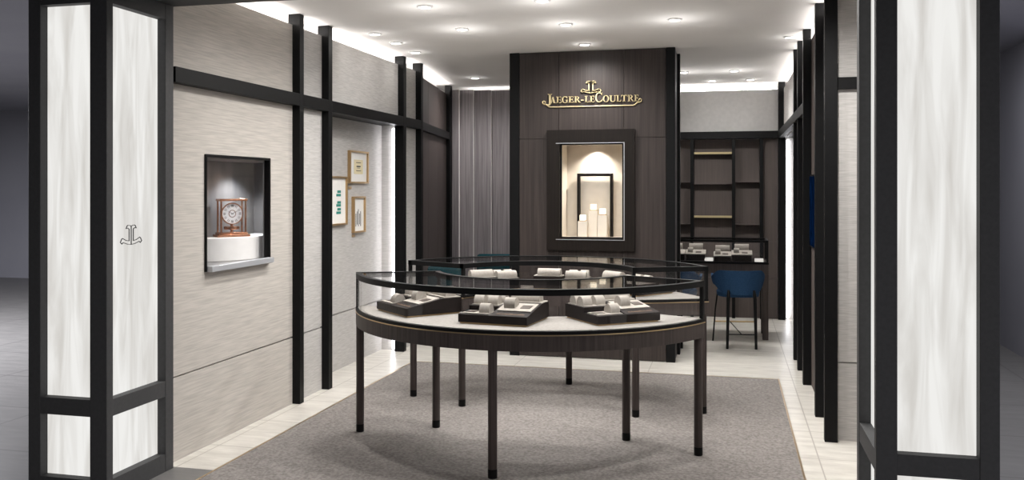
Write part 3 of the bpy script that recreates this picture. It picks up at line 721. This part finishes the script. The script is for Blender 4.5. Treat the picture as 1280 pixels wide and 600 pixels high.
for k in range(12):
    a = 2*PI*k/12; c2, s2 = math.cos(a), math.sin(a)
    for off in ((-.0045, .0045) if k % 3 else (-.006, 0, .006)):
        pts = [(rr*s2 + (off + e)*c2, zc + rr*c2 - (off + e)*s2) for rr, e in ((.046, -.0013), (.046, .0013), (.063, .0013), (.063, -.0013))]
        mk.extrude([(.0122, y, z) for y, z in pts], (.0012, 0, 0))
mk.build('numeral', M['ink'], dial, smooth=False)
hd = MB()
for a, L_ in ((R(-60), .034), (R(62), .046)):
    c2, s2 = math.cos(a), math.sin(a)
    pts = [(rr*s2 + e*c2, zc + rr*c2 - e*s2) for rr, e in ((-.008, -.0018), (-.008, .0018), (L_, .0008), (L_, -.0008))]
    hd.extrude([(.0135, y, z) for y, z in pts], (.0012, 0, 0))
hd.build('hand', M['ink'], dial, smooth=False)
disc(MB(), .076, .002, .015, .069).build('bezel', M['copper'], ck)
disc(MB(), .026, .0122, .013, .022, 24).build('inner_ring', M['copper'], dial)
MB().cyl((0, 0, .032), (0, 0, .085), .010, n=14).lathe([(.05, .052), (.053, .056), (.053, .068), (.05, .072)], 28).build('pendulum', M['copper'], ck)

# ------------------------------------------------------------------ pictures in the left niche
def picture(label, y0, y1, z0, z1, kind):
    t = thing('picture_frame', label, 'picture', (NL, (y0+y1)/2, (z0+z1)/2), 0)
    w, h_ = (y1-y0)/2, (z1-z0)/2; e = .016
    MB().box(.001, -w, -h_, .03, -w+e, h_).box(.001, w-e, -h_, .03, w, h_).box(.001, -w+e, h_-e, .03, w-e, h_).box(.001, -w+e, -h_, .03, w-e, -h_+e).build('frame', M['brass_soft'], t)
    MB().box(.001, -w+e, -h_+e, .012, w-e, h_-e).build('mat_board', M['mat_board'], t)
    if kind == 'paper':
        p = MB().box(.0122, -w*.46, -h_*.42, .0135, w*.5, h_*.46).build('print', M['paper'], t)
        q = MB()
        for k, (z, l, hh) in enumerate(((.28, .5, .006), (.05, .42, .012), (-.05, .3, .004), (-.22, .5, .006))): q.box(.0137, -w*.4*l*1.2, h_*z-hh/2, .0143, w*.4*l*1.4, h_*z+hh/2)
        q.build('print_lines', M['ink'], t)
    elif kind == 'green':
        q = MB()
        for k, z in enumerate((.38, .24, -.06, -.18, -.34, -.48)): q.box(.0122, -w*.05 - .02*(k % 2), h_*z-.013, .0132, w*.36, h_*z+.010)
        q.build('print', M['green'], t)
    else:
        q = MB()
        for k in range(5):
            y = -w*.5 + k*w*.2; q.box(.0122, y, -h_*(.65 - .1*(k % 2)), .0132, y + .012, h_*(.05 + .12*(k % 3)))
        q.build('print', M['ink'], t)
picture('brass framed picture with cream paper print, upper right of the three in the niche', 7.39, 7.81, 1.645, 1.945, 'paper')
picture('brass framed picture with green print, partly hidden behind the black post', 6.98, 7.335, 1.275, 1.705, 'green')
picture('small brass framed picture with dark vertical writing, lowest in the niche', 7.475, 7.74, 1.19, 1.525, 'ink')
for y, z, lab in ((7.435, 1.605, 'tiny brass caption plate under the upper picture'), (7.51, 1.165, 'tiny brass caption plate under the small lower picture')):
    o = MB().box(0, -.03, -.012, .006, .03, .012).build('caption_plate', M['brass_soft'], None, (NL + .001, y, z)); tag(o, lab, 'caption plate')

# wall screen at right
t = thing('wall_screen', 'black flat screen with blue picture on the right brown wall panel', 'screen', (PR, 7.24, 1.42))
MB().box(-.016, -.28, -.29, -.001, .28, .29).build('casing', M['black'], t, bevel=.003)
ms = emit('screen_picture', (18, 52, 100), .28, (2, 4, 10), (1, 5, 3), 3)
MB().box(-.0172, -.265, -.275, -.0161, .265, .275).build('display', ms, t)

# ------------------------------------------------------------------ downlights
mr = MB()
rows = []
for r_, z in ((.040, -.010), (.052, -.010), (.058, -.004), (.058, 0), (.040, 0), (.040, -.010)): rows.append([(r_*math.cos(2*PI*i/28), r_*math.sin(2*PI*i/28), z) for i in range(28)])
ring_mesh = mr.grid(rows, True).mesh('trim_ring', M['white_wall'])
lens_mesh = MB().lathe([(.039, -.006), (.039, -.001)], 24).mesh('lens', M['lens'])
SPOT = bpy.data.lights.new('spot', 'SPOT'); SPOT.energy = 68; SPOT.spot_size = R(165); SPOT.spot_blend = 1; SPOT.color = (1, .985, .965); SPOT.shadow_soft_size = .05
SPOT_WALL = SPOT.copy(); SPOT_WALL.energy = 3; SPOT_BACK = SPOT.copy(); SPOT_BACK.energy = 5
dl = [(-2.1, 5.95, 'nearest the entrance, in line with the left half of the ring'), (-2.1, 6.86, 'left of the sign above the left half of the ring'),
      (-2.875, 6.90, 'first of three close together along the left wall, nearest the entrance'), (-2.87, 7.37, 'middle of three close together along the left wall'), (-2.89, 7.92, 'farthest of three close together along the left wall'),
      (-2.88, 9.92, 'before the grey pleated screen'), (-1.245, 5.95, 'at the top edge of the photo, centred on the ring'), (-1.245, 6.86, 'in line with the sign above the ring'),
      (-1.255, 7.85, 'close in front of the sign'), (-.40, 6.86, 'right of the sign above the ring'), (.515, 7.89, 'nearest the right wall'),
      (-.481, 10.0, 'behind the feature wall, left of the desk pair'), (.064, 10.0, 'above the desk, brightest'), (-.19, 10.87, 'before the back cove, left'), (.254, 10.85, 'before the back cove, right')]
for x, y, lab in dl:
    t = thing('downlight', 'round recessed ceiling downlight %s' % lab, 'downlight', (x, y, H - .0005), 0, 'ceiling downlights')
    link('trim_ring', ring_mesh, t); link('lens', lens_mesh, t)
    link('bulb_and_fill', SPOT_BACK if y > 10.5 else SPOT_WALL if ((x < -2.5 and y < 9) or x > .4) else SPOT, t, (0, 0, -.03))
# added fill lights without bodies: under the downlights, near the entrance, in the passage
# an unseen point light is added below each downlight to brighten the ceiling
FILL = bpy.data.lights.new('ceiling_fill', 'POINT'); FILL.energy = 1.9; FILL.color = (1, .985, .965); FILL.shadow_soft_size = .03
FILL_LOW = FILL.copy(); FILL_LOW.energy = .4
def low(o): return o.location.x < -2.5 or o.location.x > .4 or o.location.y > 10.5 or 7.5 < o.location.y < 8
for o in [o for o in COL.objects if o.get('category') == 'downlight']: link('bulb_and_fill', FILL_LOW if low(o) else FILL, o, (0, 0, -.06 if low(o) else -.22))  # second source per downlight is the added fill
def lamp(name, kind, loc, energy, color=(1, .975, .945), rot=(0,0,0), **k):
    d = bpy.data.lights.new(name, kind); d.energy = energy; d.color = color
    for a, v in k.items(): setattr(d, a, v)
    return link(name, d, None, loc, rot)
for x in (-2.1, -1.25, -.4, .45): lamp('entrance_fill', 'SPOT', (x, 4.98, H - .04), 84 if x < 0 else 140, spot_size=R(165), spot_blend=1, shadow_soft_size=.05)  # unseen row added to raise the light inside the shop
lamp('passage_fill', 'AREA', (-9, 6, 2.9), 900, (.95, .95, 1), shape='RECTANGLE', size=3, size_y=3)  # unseen area lights added to lift the dim passage
lamp('passage_fill', 'AREA', (1.95, 6.5, 2.95), 85, (.95, .95, 1), shape='RECTANGLE', size=.6, size_y=4)
lamp('passage_fill', 'AREA', (6, 1, 2.9), 330, (.95, .95, 1), shape='RECTANGLE', size=3, size_y=3)
lamp('passage_fill', 'AREA', (-1.2, .6, 2.9), 60, (1, .97, .94), shape='RECTANGLE', size=3, size_y=2)
# small lamps in the two showcases
lamp('niche_lamp', 'SPOT', ((WX0+WX1)/2, CY0+.28, WZ1-.02), 30, (1, .93, .84), spot_size=R(125), spot_blend=1, shadow_soft_size=.015)
lamp('vitrine_lamp', 'SPOT', (PL-.12, 5.66, VZ1-.03), 15, (.92, .96, 1), spot_size=R(125), spot_blend=.6, shadow_soft_size=.02, rot=(0, R(6), 0))

# ------------------------------------------------------------------ world, camera, view
sc = bpy.context.scene
w = bpy.data.worlds.new('world'); sc.world = w; w.use_nodes = True
w.node_tree.nodes['Background'].inputs[0].default_value = (.5, .5, .55, 1); w.node_tree.nodes['Background'].inputs[1].default_value = .1
F, VX, YH = 1102.3, 910.5, 235.4
cam = bpy.data.cameras.new('camera'); co = bpy.data.objects.new('camera', cam); COL.objects.link(co)
cam.sensor_width = 36; cam.lens = F/1280*36; cam.shift_x = 0; cam.shift_y = -(300 - YH)/1280
cam.clip_start = .05; cam.clip_end = 100
co.location = (0, 0, 1.6); co.rotation_euler = (PI/2, 0, math.atan((VX - 640)/F))
sc.camera = co
sc.view_settings.view_transform = 'Standard'; sc.view_settings.look = 'None'; sc.view_settings.exposure = 0.1; sc.view_settings.gamma = 1
sc.view_settings.use_curve_mapping = False
sc.cycles.max_bounces = 10; sc.cycles.diffuse_bounces = 5; sc.cycles.glossy_bounces = 5; sc.cycles.transparent_max_bounces = 24
sc.cycles.sample_clamp_indirect = 6; sc.cycles.use_denoising = True
